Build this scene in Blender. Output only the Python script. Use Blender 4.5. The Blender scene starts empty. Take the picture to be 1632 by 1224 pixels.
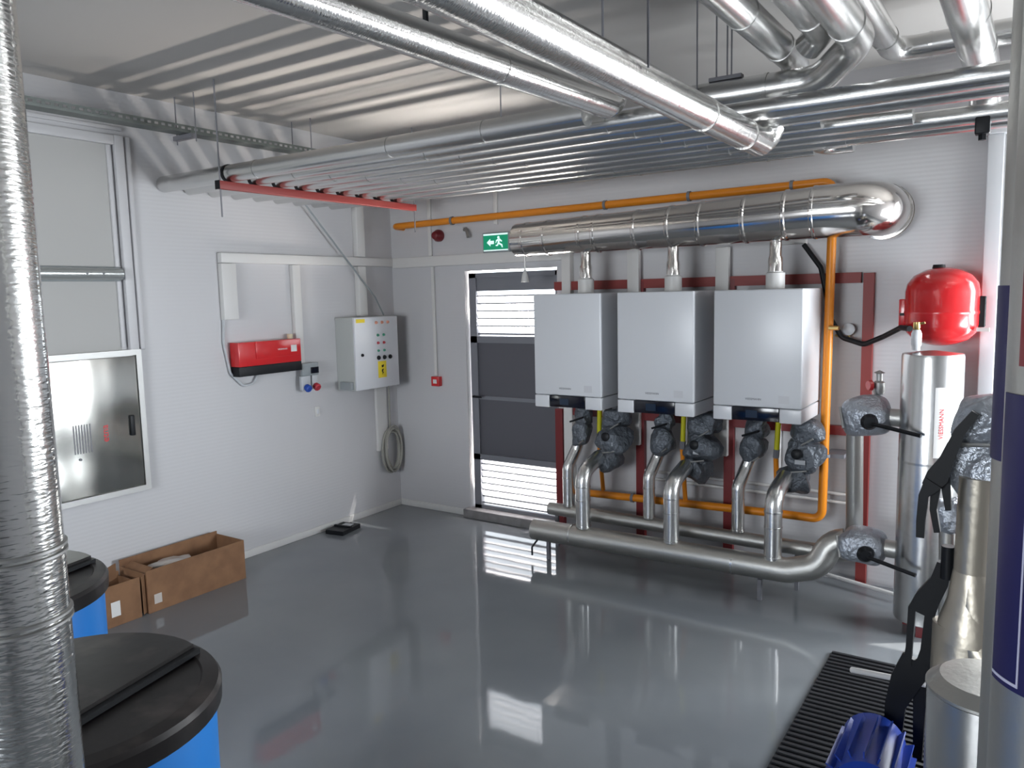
import bpy, bmesh, math, random
from mathutils import Vector, Matrix
random.seed(7)
S = bpy.context.scene
COL = S.collection
PI = math.pi
# ------------------------------------------------------------------ camera
cam_d = bpy.data.cameras.new('camera'); cam = bpy.data.objects.new('camera', cam_d); COL.objects.link(cam)
cam_d.sensor_width = 36.0; cam_d.lens = 36.0 * 1247.16 / 1632
cam_d.clip_start = 0.05
_r = Vector((0.83109, 0.55567, -0.02286)); _u = Vector((-0.04457, 0.10752, 0.9932)); _f = Vector((-0.55435, 0.82442, -0.11412))
cam.matrix_world = Matrix(((_r.x, _u.x, -_f.x, 4.8027), (_r.y, _u.y, -_f.y, -5.2703), (_r.z, _u.z, -_f.z, 1.9), (0, 0, 0, 1)))
S.camera = cam
# ------------------------------------------------------------------ world, sun, daylight through the openings
W = bpy.data.worlds.new('World'); S.world = W; W.use_nodes = True
bg = W.node_tree.nodes['Background']; bg.inputs[0].default_value = (0.86, 0.93, 1.0, 1); bg.inputs[1].default_value = 4.0

def area(name, loc, direction, sx, sy, power, col=(1, 1, 1), spread=180):
    d = bpy.data.lights.new(name, 'AREA'); d.shape = 'RECTANGLE'; d.size = sx; d.size_y = sy
    d.energy = power; d.color = col; d.spread = math.radians(spread)
    o = bpy.data.objects.new(name, d); COL.objects.link(o); o.location = loc
    o.rotation_euler = Vector(direction).to_track_quat('-Z', 'Y').to_euler()
    return o
sd = bpy.data.lights.new('sun', 'SUN'); sd.energy = 6; sd.angle = 0.01; sd.color = (1, .96, .9)
so = bpy.data.objects.new('sun', sd); COL.objects.link(so); so.rotation_euler = Vector((-0.62, -0.42, -1.0)).to_track_quat('-Z', 'Y').to_euler()
# daylight entering by the right-hand window
area('window_daylight', (6.52, -.80, 1.40), (-1, -.26, -.02), 1.2, 1.0, 60, (.88, .94, 1), 110)
# daylight entering by the opening at the right end of the back wall (out of view)
area('back_opening_daylight', (5.58, .12, 1.75), (-.30, -1, .05), .95, 1.7, 92, (.94, .97, 1))
# daylight entering by the window behind the photographer
area('front_window_daylight', (2.9, -8.12, 1.75), (-.12, 1, -.12), 1.9, 1.3, 84, (.90, .95, 1), 130)
# sunlit ground outside the louvred door, thrown upwards through the low louvre
area('door_ground_glow', (1.24, .13, .17), (0, -1, 4.2), .8, .10, 100, (1, .91, .83), 76)
area('door_upper_uplight', (1.24, .13, 1.62), (0, -1, 2.8), .8, .14, 48, (1, .94, .88), 90)  # added uplight behind the upper louvre, brightens the ceiling near the back wall
S.view_settings.view_transform = 'Standard'; S.view_settings.look = 'None'
S.view_settings.gamma = 1; S.view_settings.exposure = 0.0; S.view_settings.use_curve_mapping = False
S.cycles.use_denoising = True
S.cycles.max_bounces = 10; S.cycles.diffuse_bounces = 5; S.cycles.glossy_bounces = 5
S.cycles.sample_clamp_indirect = 6; S.cycles.caustics_reflective = False; S.cycles.caustics_refractive = False

# ------------------------------------------------------------------ materials
MT = {}
def mat(name, col, rough=.5, metal=0, bump=None, noise=None, coat=0, emit=0, spec=.5):
    m = bpy.data.materials.new(name); m.use_nodes = True; nt = m.node_tree; b = nt.nodes['Principled BSDF']
    b.inputs['Base Color'].default_value = (*col, 1); b.inputs['Roughness'].default_value = rough
    b.inputs['Metallic'].default_value = metal; b.inputs['Coat Weight'].default_value = coat
    b.inputs['Specular IOR Level'].default_value = spec
    if emit:
        b.inputs['Emission Color'].default_value = (*col, 1); b.inputs['Emission Strength'].default_value = emit
    tc = nt.nodes.new('ShaderNodeTexCoord')
    if bump:   # (scale xyz, strength, distance, detail)
        mp = nt.nodes.new('ShaderNodeMapping'); mp.inputs['Scale'].default_value = bump[0]
        n = nt.nodes.new('ShaderNodeTexNoise'); n.inputs['Scale'].default_value = 1; n.inputs['Detail'].default_value = bump[3]
        bp = nt.nodes.new('ShaderNodeBump'); bp.inputs['Strength'].default_value = bump[1]; bp.inputs['Distance'].default_value = bump[2]
        nt.links.new(tc.outputs['Object'], mp.inputs[0]); nt.links.new(mp.outputs[0], n.inputs['Vector'])
        nt.links.new(n.outputs['Fac'], bp.inputs['Height']); nt.links.new(bp.outputs[0], b.inputs['Normal'])
    if noise:  # (scale xyz, colour 2, low, high)
        mp = nt.nodes.new('ShaderNodeMapping'); mp.inputs['Scale'].default_value = noise[0]
        n = nt.nodes.new('ShaderNodeTexNoise'); n.inputs['Scale'].default_value = 1; n.inputs['Detail'].default_value = 5
        r = nt.nodes.new('ShaderNodeValToRGB'); r.color_ramp.elements[0].position = noise[2]; r.color_ramp.elements[1].position = noise[3]
        r.color_ramp.elements[0].color = (*col, 1); r.color_ramp.elements[1].color = (*noise[1], 1)
        nt.links.new(tc.outputs['Object'], mp.inputs[0]); nt.links.new(mp.outputs[0], n.inputs['Vector'])
        nt.links.new(n.outputs['Fac'], r.inputs[0]); nt.links.new(r.outputs[0], b.inputs['Base Color'])
    MT[name] = m
    return m
def panel_wall(name, col):
    m = mat(name, col, .42, spec=.4); nt = m.node_tree; b = nt.nodes['Principled BSDF']
    tc = nt.nodes.new('ShaderNodeTexCoord'); w = nt.nodes.new('ShaderNodeTexWave'); w.bands_direction = 'Z'
    w.inputs['Scale'].default_value = 12; bp = nt.nodes.new('ShaderNodeBump'); bp.inputs['Strength'].default_value = .12; bp.inputs['Distance'].default_value = .002
    nt.links.new(tc.outputs['Object'], w.inputs[0]); nt.links.new(w.outputs['Fac'], bp.inputs['Height']); nt.links.new(bp.outputs[0], b.inputs['Normal'])
    return m
wall_m = panel_wall('wall_panel', (.60, .595, .605))
ceil_m = mat('ceiling_paint', (.50, .485, .465), .6)
floor_m = mat('floor_epoxy', (.185, .20, .215), .05, bump=((7, 7, 7), .035, .01, 1), noise=((1.1, 1.1, 1), (.22, .235, .245), .35, .65), spec=.5)
emb = mat('embossed_aluminium', (.80, .80, .78), .17, 1, bump=((45, 45, 170), .30, .004, 1))
emb_y = mat('embossed_aluminium_pipe', (.78, .77, .75), .17, 1, bump=((60, 170, 60), .22, .004, 1))
alu = mat('aluminium_jacket', (.66, .66, .65), .27, 1, bump=((30, 30, 30), .18, .003, 2))
dalu = mat('dull_jacket', (.50, .495, .47), .42, 1, bump=((60, 60, 60), .3, .003, 2))
foil = mat('foil_blanket', (.42, .45, .50), .38, .7, bump=((26, 26, 26), 1.0, .02, 4))
foil_dark = mat('dark_blanket', (.12, .135, .155), .42, .45, bump=((30, 30, 30), 1.0, .02, 4))
tray_m = mat('aged_tray', (.20, .22, .21), .5, .8)
flue_m = mat('stainless_flue', (.74, .71, .68), .13, 1, bump=((5, 9, 9), .10, .006, 1))
stainless = mat('polished_stainless', (.66, .66, .62), .17, 1, bump=((1.5, 6, 2.0), .35, .02, 0))
galv = mat('galvanised', (.42, .42, .41), .48, 1)
white_m = mat('white_enamel', (.74, .755, .78), .30)
trunk_m = mat('white_plastic', (.70, .69, .67), .45)
grey_pl = mat('grey_plastic', (.30, .33, .34), .45)
lgrey = mat('light_grey_paint', (.52, .54, .56), .4)
frame_m = mat('grey_door_paint', (.20, .205, .23), .45)
panel_m = mat('door_panel', (.10, .10, .115), .5)
red_m = mat('red_enamel', (.62, .018, .022), .22, coat=.4)
beam_m = mat('red_oxide', (.235, .026, .022), .5)
post_m = mat('red_post', (.17, .014, .016), .45)
dred = mat('dark_red', (.16, .006, .012), .35)
org = mat('gas_orange', (.80, .26, .012), .38)
yel = mat('yellow_hose', (.62, .58, .02), .4)
yelsign = mat('yellow_label', (.90, .70, .03), .5)
blk = mat('black_plastic', (.006, .007, .009), .45, spec=.25)
display = mat('black_display', (.004, .005, .012), .12)
lid_m = mat('black_lid', (.014, .012, .012), .38, bump=((14, 14, 14), .15, .004, 4), noise=((7, 7, 7), (.075, .06, .055), .52, .80), spec=.3)
blue_m = mat('blue_plastic', (.012, .21, .66), .4)
pump_m = mat('blue_pump', (.010, .045, .33), .35)
label_blue = mat('dark_blue_label', (.009, .007, .062), .4)
label_edge = mat('label_line', (.42, .42, .55), .5)
card = mat('cardboard', (.25, .13, .065), .85, noise=((9, 9, 9), (.19, .095, .048), .4, .7))
cardin = mat('cardboard_inside', (.20, .10, .05), .85)
paper = mat('paper', (.75, .74, .72), .6)
film = mat('plastic_film', (.55, .50, .46), .25)
rubber = mat('black_rubber', (.012, .013, .016), .55)
cable_m = mat('grey_cable', (.34, .33, .29), .5)
brass = mat('brass', (.62, .45, .18), .3, 1)
green = mat('green_sign', (.0, .32, .16), .4, emit=.35)
signw = mat('sign_white', (.75, 1, .95), .4, emit=.7)
redlab = mat('red_ink', (.70, .02, .03), .5)
greyink = mat('grey_ink', (.20, .20, .22), .5)
concrete = mat('sill_concrete', (.27, .26, .26), .7, noise=((12, 12, 12), (.20, .19, .19), .4, .7))
ground_m = mat('outside_ground', (.75, .73, .69), .9)
lampglass = mat('lamp_diffuser', (.42, .44, .43), .2, .5)
beige = mat('beige_jacket', (.46, .42, .35), .38, .85, bump=((25, 25, 25), .35, .006, 2))

# ------------------------------------------------------------------ mesh helpers
def tagp(o, label=None, cat=None, group=None, kind=None):
    if label: o['label'] = label
    if cat: o['category'] = cat
    if group: o['group'] = group
    if kind: o['kind'] = kind
    return o

class MB:
    def __init__(s): s.bm = bmesh.new()
    def box(s, a, b, bev=0):
        x0, x1 = sorted((a[0], b[0])); y0, y1 = sorted((a[1], b[1])); z0, z1 = sorted((a[2], b[2]))
        r = bmesh.ops.create_cube(s.bm, size=1)
        bmesh.ops.scale(s.bm, vec=(x1 - x0, y1 - y0, z1 - z0), verts=r['verts'])
        bmesh.ops.translate(s.bm, vec=((x0 + x1) / 2, (y0 + y1) / 2, (z0 + z1) / 2), verts=r['verts'])
        if bev:
            es = list({e for v in r['verts'] for e in v.link_edges})
            bmesh.ops.bevel(s.bm, geom=es, offset=bev, segments=3, affect='EDGES', profile=.5)
        return s
    def obox(s, c, size, rot):   # oriented box, rot = Matrix 3x3
        r = bmesh.ops.create_cube(s.bm, size=1)
        bmesh.ops.scale(s.bm, vec=size, verts=r['verts'])
        bmesh.ops.transform(s.bm, matrix=Matrix.Translation(c) @ rot.to_4x4(), verts=r['verts'])
        return s
    def ring_stack(s, rings, caps=(True, True)):
        vs = [[s.bm.verts.new(p) for p in ring] for ring in rings]
        n = len(vs[0])
        for a, b in zip(vs, vs[1:]):
            for i in range(n): s.bm.faces.new((a[i], a[(i + 1) % n], b[(i + 1) % n], b[i]))
        if caps[0]: s.bm.faces.new(vs[0][::-1])
        if caps[1]: s.bm.faces.new(vs[-1])
        return s
    def tube(s, pts, r, n=24, bend=0, seg=6, caps=(True, True), radii=None):
        P = [Vector(p) for p in pts]
        if bend:
            Q = [P[0]]
            for a, b, c in zip(P, P[1:], P[2:]):
                u = (a - b).normalized(); v = (c - b).normalized(); ang = u.angle(v)
                if ang > PI - .02: Q.append(b); continue
                t = min(bend / math.tan(ang / 2), (a - b).length * .49 if a != P[0] else (a - b).length * .98, (c - b).length * .49 if c != P[-1] else (c - b).length * .98)
                rr = t * math.tan(ang / 2)
                p0 = b + u * t; p1 = b + v * t
                ctr = b + (u + v).normalized() * (rr / math.sin(ang / 2))
                w0 = p0 - ctr; w1 = p1 - ctr; tot = w0.angle(w1)
                for k in range(seg + 1):
                    f = k / seg
                    Q.append(ctr + (w0 * math.sin((1 - f) * tot) + w1 * math.sin(f * tot)) / math.sin(tot))
            Q.append(P[-1]); P = Q
        t0 = (P[1] - P[0]).normalized()
        up = Vector((0, 0, 1)) if abs(t0.z) < .9 else Vector((1, 0, 0))
        nrm = t0.cross(up).normalized()
        rings = []
        for i, p in enumerate(P):
            if i == 0: t = t0
            elif i == len(P) - 1: t = (P[i] - P[i - 1]).normalized()
            else: t = ((P[i + 1] - p).normalized() + (p - P[i - 1]).normalized()).normalized()
            nrm = (nrm - t * nrm.dot(t)).normalized(); bn = t.cross(nrm)
            ri = radii[i] if radii else r
            rings.append([p + (nrm * math.cos(2 * PI * k / n) + bn * math.sin(2 * PI * k / n)) * ri for k in range(n)])
        return s.ring_stack(rings, caps)
    def lathe(s, prof, c, axis=(0, 0, 1), n=40):   # prof: [(r,h)]
        ax = Vector(axis).normalized(); up = Vector((1, 0, 0)) if abs(ax.x) < .9 else Vector((0, 1, 0))
        u = ax.cross(up).normalized(); v = ax.cross(u); c = Vector(c)
        return s.ring_stack([[c + ax * h + (u * math.cos(2 * PI * k / n) + v * math.sin(2 * PI * k / n)) * max(r, 1e-4) for k in range(n)] for r, h in prof])
    def lump(s, c, rad, seed=0, amp=.12, n=3):
        rnd = random.Random(seed); r = bmesh.ops.create_icosphere(s.bm, subdivisions=n, radius=1)
        ph = [(Vector((rnd.uniform(-1, 1), rnd.uniform(-1, 1), rnd.uniform(-1, 1))).normalized(), rnd.uniform(2, 6), rnd.uniform(0, 6)) for _ in range(7)]
        for v in r['verts']:
            d = v.co.normalized(); f = 1
            for a, k, p in ph: f += amp / 3 * math.sin(k * d.dot(a) + p)
            # soften the ball into a stitched blanket box
            q = Vector([math.copysign(abs(x) ** .75, x) for x in d])
            v.co = Vector((q.x * rad[0], q.y * rad[1], q.z * rad[2])) * f + Vector(c)
        return s
    def shell(s, c, R, z0, z1, a0, a1, th=.002, n=12):  # curved label wrapped on a vertical cylinder
        outer = []
        for rr in (R, R + th):
            outer.append([[s.bm.verts.new((c[0] + rr * math.cos(a0 + (a1 - a0) * k / n), c[1] + rr * math.sin(a0 + (a1 - a0) * k / n), z)) for k in range(n + 1)] for z in (z0, z1)])
        (ib, it), (ob, ot) = outer
        for k in range(n):
            s.bm.faces.new((ob[k], ob[k + 1], ot[k + 1], ot[k])); s.bm.faces.new((ib[k + 1], ib[k], it[k], it[k + 1]))
            s.bm.faces.new((it[k], ot[k], ot[k + 1], it[k + 1])); s.bm.faces.new((ib[k], ib[k + 1], ob[k + 1], ob[k]))
        s.bm.faces.new((ib[0], ob[0], ot[0], it[0])); s.bm.faces.new((ib[n], it[n], ot[n], ob[n]))
        return s
    def poly(s, pts, thick):     # extruded flat polygon; thick = vector
        t = Vector(thick); a = [s.bm.verts.new(p) for p in pts]; b = [s.bm.verts.new(Vector(p) + t) for p in pts]
        s.bm.faces.new(a[::-1]); s.bm.faces.new(b); n = len(a)
        for i in range(n): s.bm.faces.new((a[i], a[(i + 1) % n], b[(i + 1) % n], b[i]))
        return s
    def obj(s, name, m, parent=None, **kw):
        bmesh.ops.recalc_face_normals(s.bm, faces=s.bm.faces)
        me = bpy.data.meshes.new(name); s.bm.to_mesh(me); s.bm.free()
        me.materials.append(m)
        for p in me.polygons: p.use_smooth = True
        me.set_sharp_from_angle(angle=math.radians(kw.pop('sharp', 32)))
        o = bpy.data.objects.new(name, me); COL.objects.link(o)
        if parent:
            o.parent = parent; root = parent
            off = Vector()
            while root: off += root.location; root = root.parent
            o.location = -off
        return tagp(o, **kw)

def thing(name, label, cat, loc=(0, 0, 0), group=None):
    o = bpy.data.objects.new(name, None); COL.objects.link(o); o.location = loc; o.empty_display_size = .1
    return tagp(o, label, cat, group)
def copy_tree(o, parent=None):
    c = o.copy(); COL.objects.link(c)
    if parent: c.parent = parent
    for ch in list(o.children): copy_tree(ch, c)
    return c
def text(name, body, size, m, parent, origin, xdir, ydir, align='CENTER', **kw):
    cu = bpy.data.curves.new(name, 'FONT'); cu.body = body; cu.size = size; cu.extrude = .0006; cu.align_x = align; cu.align_y = 'CENTER'
    t = bpy.data.objects.new(name + '_curve', cu); COL.objects.link(t)
    bpy.context.view_layer.update()
    me = bpy.data.meshes.new_from_object(t.evaluated_get(bpy.context.evaluated_depsgraph_get()))
    bpy.data.objects.remove(t); bpy.data.curves.remove(cu)
    x = Vector(xdir).normalized(); y = Vector(ydir).normalized(); z = x.cross(y)
    me.transform(Matrix(((x.x, y.x, z.x, origin[0]), (x.y, y.y, z.y, origin[1]), (x.z, y.z, z.z, origin[2]), (0, 0, 0, 1))))
    me.materials.clear(); me.materials.append(m)
    o = bpy.data.objects.new(name, me); COL.objects.link(o); o.parent = parent
    off = Vector(); r = parent
    while r: off += r.location; r = r.parent
    o.location = -off
    return tagp(o, **kw)
def st(name, mb, m, parent=None, **kw):
    return mb.obj(name, m, parent, kind=None if parent else 'structure', **kw)

# ================================================================== SETTING
XR, YF, ZC = 6.4, -8.0, 3.2
st('floor', MB().box((-.15, YF - .15, -.12), (XR + .15, .25, 0)), floor_m)
st('ceiling', MB().box((-.15, YF - .15, ZC), (XR + .15, .25, ZC + .12)), ceil_m)
st('wall_left', MB().box((-.15, YF, 0), (0, 0, ZC)), wall_m)
DX0, DX1, DZ0, DZ1 = .80, 1.70, .075, 2.10
b = MB(); b.box((-.15, 0, 0), (DX0, .2, ZC)); b.box((DX1, 0, 0), (5.05, .2, ZC)); b.box((6.1, 0, 0), (XR + .15, .2, ZC)); b.box((5.05, 0, 2.65), (6.1, .2, ZC)); b.box((5.05, 0, 0), (6.1, .2, .85)); b.box((DX0, 0, DZ1), (DX1, .2, ZC)); b.box((DX0, .05, 0), (DX1, .2, DZ0))
st('wall_back', b, wall_m)
WY0, WY1, WZ0, WZ1 = -1.5, -.12, .85, 2.0
b = MB(); b.box((XR, YF, 0), (XR + .15, WY0, ZC)); b.box((XR, WY1, 0), (XR + .15, 0, ZC)); b.box((XR, WY0, WZ1), (XR + .15, WY1, ZC)); b.box((XR, WY0, 0), (XR + .15, WY1, WZ0))
st('wall_right', b, wall_m)
b = MB(); b.box((0, YF - .15, 0), (1.9, YF, ZC)); b.box((3.9, YF - .15, 0), (XR, YF, ZC)); b.box((1.9, YF - .15, 2.45), (3.9, YF, ZC)); b.box((1.9, YF - .15, 0), (3.9, YF, 1.05))
st('wall_front', b, wall_m)
b = MB(); b.box((-10, .25, -.14), (14, 12, -.04)); b.box((XR + .15, -14, -.14), (14, .25, -.04)); b.box((-10, -14, -.14), (XR + .15, YF - .15, -.04))
st('ground', b, ground_m)
st('baseboard_left', MB().box((0, YF, 0), (.012, 0, .055), .003), trunk_m)
st('baseboard_back', MB().box((.012, -.012, 0), (DX0 - .03, 0, .055), .003), trunk_m)
st('baseboard_right', MB().box((XR - .012, YF, 0), (XR, 0, .055), .003), trunk_m)
st('trim_1', MB().box((DX0 - .03, -.07, 0), (DX1 + .02, .05, DZ0), .004), concrete)

# louvred door
door = thing('door_1', None, None, (1.25, .07, DZ0)); door['kind'] = 'structure'
b = MB(); y0, y1 = .03, .08
fx0, fx1 = DX0 + .025, DX1
b.box((fx0, y0, DZ0), (fx0 + .07, y1, DZ1 - .02)); b.box((fx1 - .035, y0, DZ0), (fx1, y1, DZ1 - .02))
b.box((fx0, y0, DZ1 - .06), (fx1, y1, DZ1 - .02)); b.box((fx0, y0, DZ0), (fx1, y1, DZ0 + .03))
b.box((fx0, y0, 1.50), (fx1, y1, 1.555)); b.box((fx0, y0, .50), (fx1, y1, .55)); b.box((fx0, y0 + .01, 1.02), (fx1, y1 - .01, 1.05))
b.obj('door_frame', frame_m, door)
MB().box((fx0 + .06, .05, .53), (fx1 - .03, .065, 1.53)).obj('door_panel', panel_m, door)
def louvre(z0, z1):
    b = MB(); n = int((z1 - z0) / .0545); a = math.radians(20)
    R = Matrix.Rotation(-a, 3, 'X')
    for i in range(n + 1):
        z = z0 + (i + .3) * (z1 - z0) / n
        if z < z1: b.obox(Vector(((fx0 + fx1) / 2, .055, z)), (fx1 - fx0 - .08, .018, .012), R)
    return b
louvre(DZ0 + .03, .50).obj('louvre', frame_m, door)
louvre(1.555, 1.93).obj('louvre', frame_m, door)
MB().box((fx0 + .05, .045, 1.93), (fx1 - .03, .06, 2.045)).obj('louvre_head', frame_m, door)
MB().tube([(fx0 + .05, .0, 1.05), (fx0 + .05, -.03, 1.05), (fx0 + .14, -.03, 1.05)], .009, 10, .012).obj('door_handle', blk, door)

# right window (source of the side light), plain frame with two mullions
win = thing('window_1', None, None, (XR + .07, -.81, WZ0)); win['kind'] = 'structure'
b = MB()
for yy in (WY0 + .03, WY1 - .03): b.box((XR + .04, yy - .03, WZ0), (XR + .1, yy + .03, WZ1))
for zz in (WZ0 + .03, WZ1 - .03): b.box((XR + .04, WY0, zz - .03), (XR + .1, WY1, zz + .03))
b.obj('window_frame', white_m, win)

# panel frame on left wall (blocked opening) behind the light fixture
b = MB()
b.box((0, -2.50, 1.60), (.035, -2.44, 2.93), .006); b.box((0, -2.425, 1.60), (.022, -2.39, 2.93), .006); b.box((0, -2.545, 1.62), (.02, -2.52, 2.868), .004)
b.box((0, -4.3, 2.87), (.033, -2.501, 2.929), .006); b.box((0, -4.3, 2.96), (.02, -2.44, 2.985), .004)
st('trim_3', b, wall_m)
st('trim_4', MB().box((0, -4.3, 1.60), (.006, -2.54, 2.88)), mat('infill_panel', (.46, .455, .44), .6))

# ================================================================== WALL TRUNKING
def trunk(name, a, c, label):
    return MB().box(a, c, .004).obj(name, trunk_m, None, label=label, cat='cable duct')
TG = None
trunk('cable_trunking', (0.001, -1.80, 2.165), (.05, -.001, 2.235), 'long white cable duct running level along left wall into corner')
trunk('cable_trunking', (.051, -.05, 2.15), (DX1 + .1, -.001, 2.235), 'white cable duct on back wall running level over the louvred door')
trunk('cable_trunking', (0.001, -1.80, 1.765), (.045, -1.68, 2.16), 'short wide white duct dropping above left end of red controller')
trunk('cable_trunking', (0.001, -1.165, 1.36), (.04, -1.09, 2.16), 'narrow white duct dropping behind right end of red controller')
trunk('cable_trunking', (0.001, -.475, 2.24), (.055, -.385, 2.80), 'upper white duct on left wall, above the level duct')
trunk('cable_trunking', (0.001, -.475, 1.745), (.055, -.385, 2.16), 'white duct dropping into the top of the electrical cabinet')
trunk('cable_trunking', (0.001, -.30, .55), (.03, -.17, 1.12), 'wide white strip duct below electrical cabinet')
trunk('cable_trunking', (1.775, -.06, .15), (1.85, -.001, 2.22), 'white vertical duct between louvred door and left boiler')
trunk('cable_trunking', (2.335, -.085, .78), (2.425, -.045, 2.2), 'white vertical duct between left and middle boilers')
trunk('cable_trunking', (2.985, -.085, .76), (3.075, -.045, 2.18), 'white vertical duct between middle and right boilers')
trunk('cable_trunking', (3.36, -.05, 2.175), (3.56, -.001, 2.225), 'short level white duct end behind the steel flue')
trunk('cable_trunking', (.44, -.022, 2.24), (.475, -.001, 2.94), 'slim white duct rising above the round red siren')
trunk('cable_trunking', (1.13, -.022, 2.46), (1.165, -.001, 2.92), 'slim white duct rising above the green exit sign')
trunk('cable_trunking', (.46, -.022, 1.21), (.49, -.001, 2.148), 'slim white duct running down to the red call point')

# ================================================================== LEFT WALL THINGS
# stainless hydrant cabinet
cab = thing('hose_cabinet', 'polished stainless steel wall cabinet with slots and small red lettering', 'cabinet', (.02, -2.84, .69))
b = MB(); b.box((0.001, -3.26, .69), (.04, -2.435, .725)); b.box((0.001, -3.26, 1.57), (.04, -2.435, 1.605)); b.box((0.001, -3.26, .725), (.04, -3.22, 1.57)); b.box((0.001, -2.47, .725), (.04, -2.435, 1.57)); b.box((0.002, -3.22, .725), (.012, -2.47, 1.57))
b.obj('cabinet_frame', galv, cab)
dr = MB().box((.013, -3.215, .73), (.034, -2.475, 1.565), .003).obj('door', stainless, cab)
MB().box((.034, -2.545, 1.06), (.046, -2.515, 1.19), .004).obj('handle', blk, dr)
b = MB()
for i in range(7): b.box((.0342, -2.90 + i * .0165, 1.00), (.0352, -2.893 + i * .0165, 1.175))
b.obj('slots', greyink, dr)
text('lettering', 'etna', .062, redlab, dr, (.0345, -2.705, 1.10), (0, 0, 1), (0, -1, 0))
MB().lathe([(.008, 0), (.008, .006)], (.034, -2.87, .965), (1, 0, 0), 12).obj('lock', greyink, dr)

# linear light
lt = thing('wall_light', 'long grey tubular emergency light on left wall above steel cabinet', 'light', (.03, -2.85, 2.07))
MB().box((0.001, -3.35, 2.035), (.03, -2.52, 2.125), .01).obj('housing', grey_pl, lt)
MB().tube([(.045, -3.34, 2.08), (.045, -2.53, 2.08)], .037, 20).obj('diffuser', lampglass, lt)
for yy in (-2.76, -2.66): MB().lathe([(.006, 0), (.006, .004)], (.081, yy, 2.08), (1, 0, 0), 10).obj('screw', greyink, lt)

# cable tray hung by the left wall
tr = thing('cable_tray', 'perforated galvanised cable tray hung along top of left wall', 'cable tray', (.25, -2.4, 2.97))
b = MB(); ty0, ty1 = -4.4, -.9
b.box((.20, ty0, 2.955), (.31, ty1, 2.957))
for xx in (.20, .31):
    b.box((xx, ty0, 2.955), (xx + .0015, ty1, 2.972)); b.box((xx, ty0, 2.988), (xx + .0015, ty1, 3.0))
    k = ty0
    while k < ty1: b.box((xx, k, 2.97), (xx + .0015, k + .02, 2.99)); k += .045
b.obj('channel', tray_m, tr)
for yy in (-3.3, -2.15, -1.2):
    bk = MB().box((.14, yy - .02, 2.925), (.33, yy + .02, 2.953)).obj('bracket', greyink, tr)
for i, (x, yy) in enumerate(((.155, -2.15), (.355, -2.15), (.155, -1.2), (.355, -1.2))):
    MB().tube([(x, yy, 2.90), (x, yy, ZC)], .004, 8).obj('threaded_rod', greyink, tr)

# red controller
rc = thing('boiler_controller', 'red wall controller box with black lower edge and white sticker', 'controller', (.05, -1.46, 1.36))
MB().box((.001, -1.745, 1.425), (.10, -1.175, 1.60), .006).obj('housing', red_m, rc)
MB().box((.10, -1.60, 1.475), (.108, -1.185, 1.598), .003).obj('cover', red_m, rc)
MB().box((.001, -1.745, 1.355), (.095, -1.172, 1.425), .004).obj('base', blk, rc)
MB().box((.108, -1.28, 1.505), (.1095, -1.225, 1.555)).obj('sticker', paper, rc)
text('lettering', 'VIESSMANN', .017, paper, rc, (.1085, -1.36, 1.53), (0, 1, 0), (0, 0, 1))
MB().lathe([(.02, 0), (.022, .01), (.022, .035), (0, .036)], (.05, -1.235, 1.601), (0, 0, 1), 16).obj('cap', mat('cream_plastic', (.62, .55, .38), .5), rc)
MB().tube([(.012, -1.79, 1.77), (.012, -1.80, 1.60), (.014, -1.76, 1.38), (.018, -1.66, 1.28), (.02, -1.57, 1.29), (.02, -1.53, 1.353)], .009, 10, .05).obj('cable', lgrey, None,
   label='grey cable looping from wall duct to under the red controller', cat='cable')

# socket box
so_ = thing('socket_box', 'small grey socket box with blue and red outlets beside red controller', 'socket box', (.04, -1.05, 1.2))
MB().box((.0415, -1.15, 1.30), (.075, -.985, 1.40), .006).obj('housing', grey_pl, so_)
MB().box((.0415, -1.16, 1.19), (.07, -1.07, 1.30), .004).obj('outlet_box', lgrey, so_)
MB().box((.075, -1.07, 1.315), (.082, -.99, 1.365), .003).obj('window', display, so_)
MB().lathe([(.026, 0), (.03, .03), (.024, .04), (.022, .036), (0, .036)], (.07, -1.115, 1.215), (.9, 0, -.5), 18).obj('outlet', mat('blue_socket', (.02, .08, .42), .4), so_, label='blue outlet')
MB().box((.0415, -1.045, 1.19), (.06, -.99, 1.30), .004).obj('outlet_box', lgrey, so_)
MB().lathe([(.027, 0), (.031, .03), (.025, .04), (.023, .036), (0, .036)], (.06, -1.015, 1.215), (.9, 0, -.5), 18).obj('outlet', mat('red_socket', (.45, .03, .05), .4), so_, label='red outlet')
sw = thing('switch_plate', 'small white plate low on left wall below socket box', 'switch', (.005, -.95, 1.0))
MB().box((0.001, -.985, .955), (.01, -.935, 1.035), .002).obj('plate', trunk_m, sw); MB().box((.01, -.972, .975), (.014, -.948, 1.015), .002).obj('rocker', white_m, sw)

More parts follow.
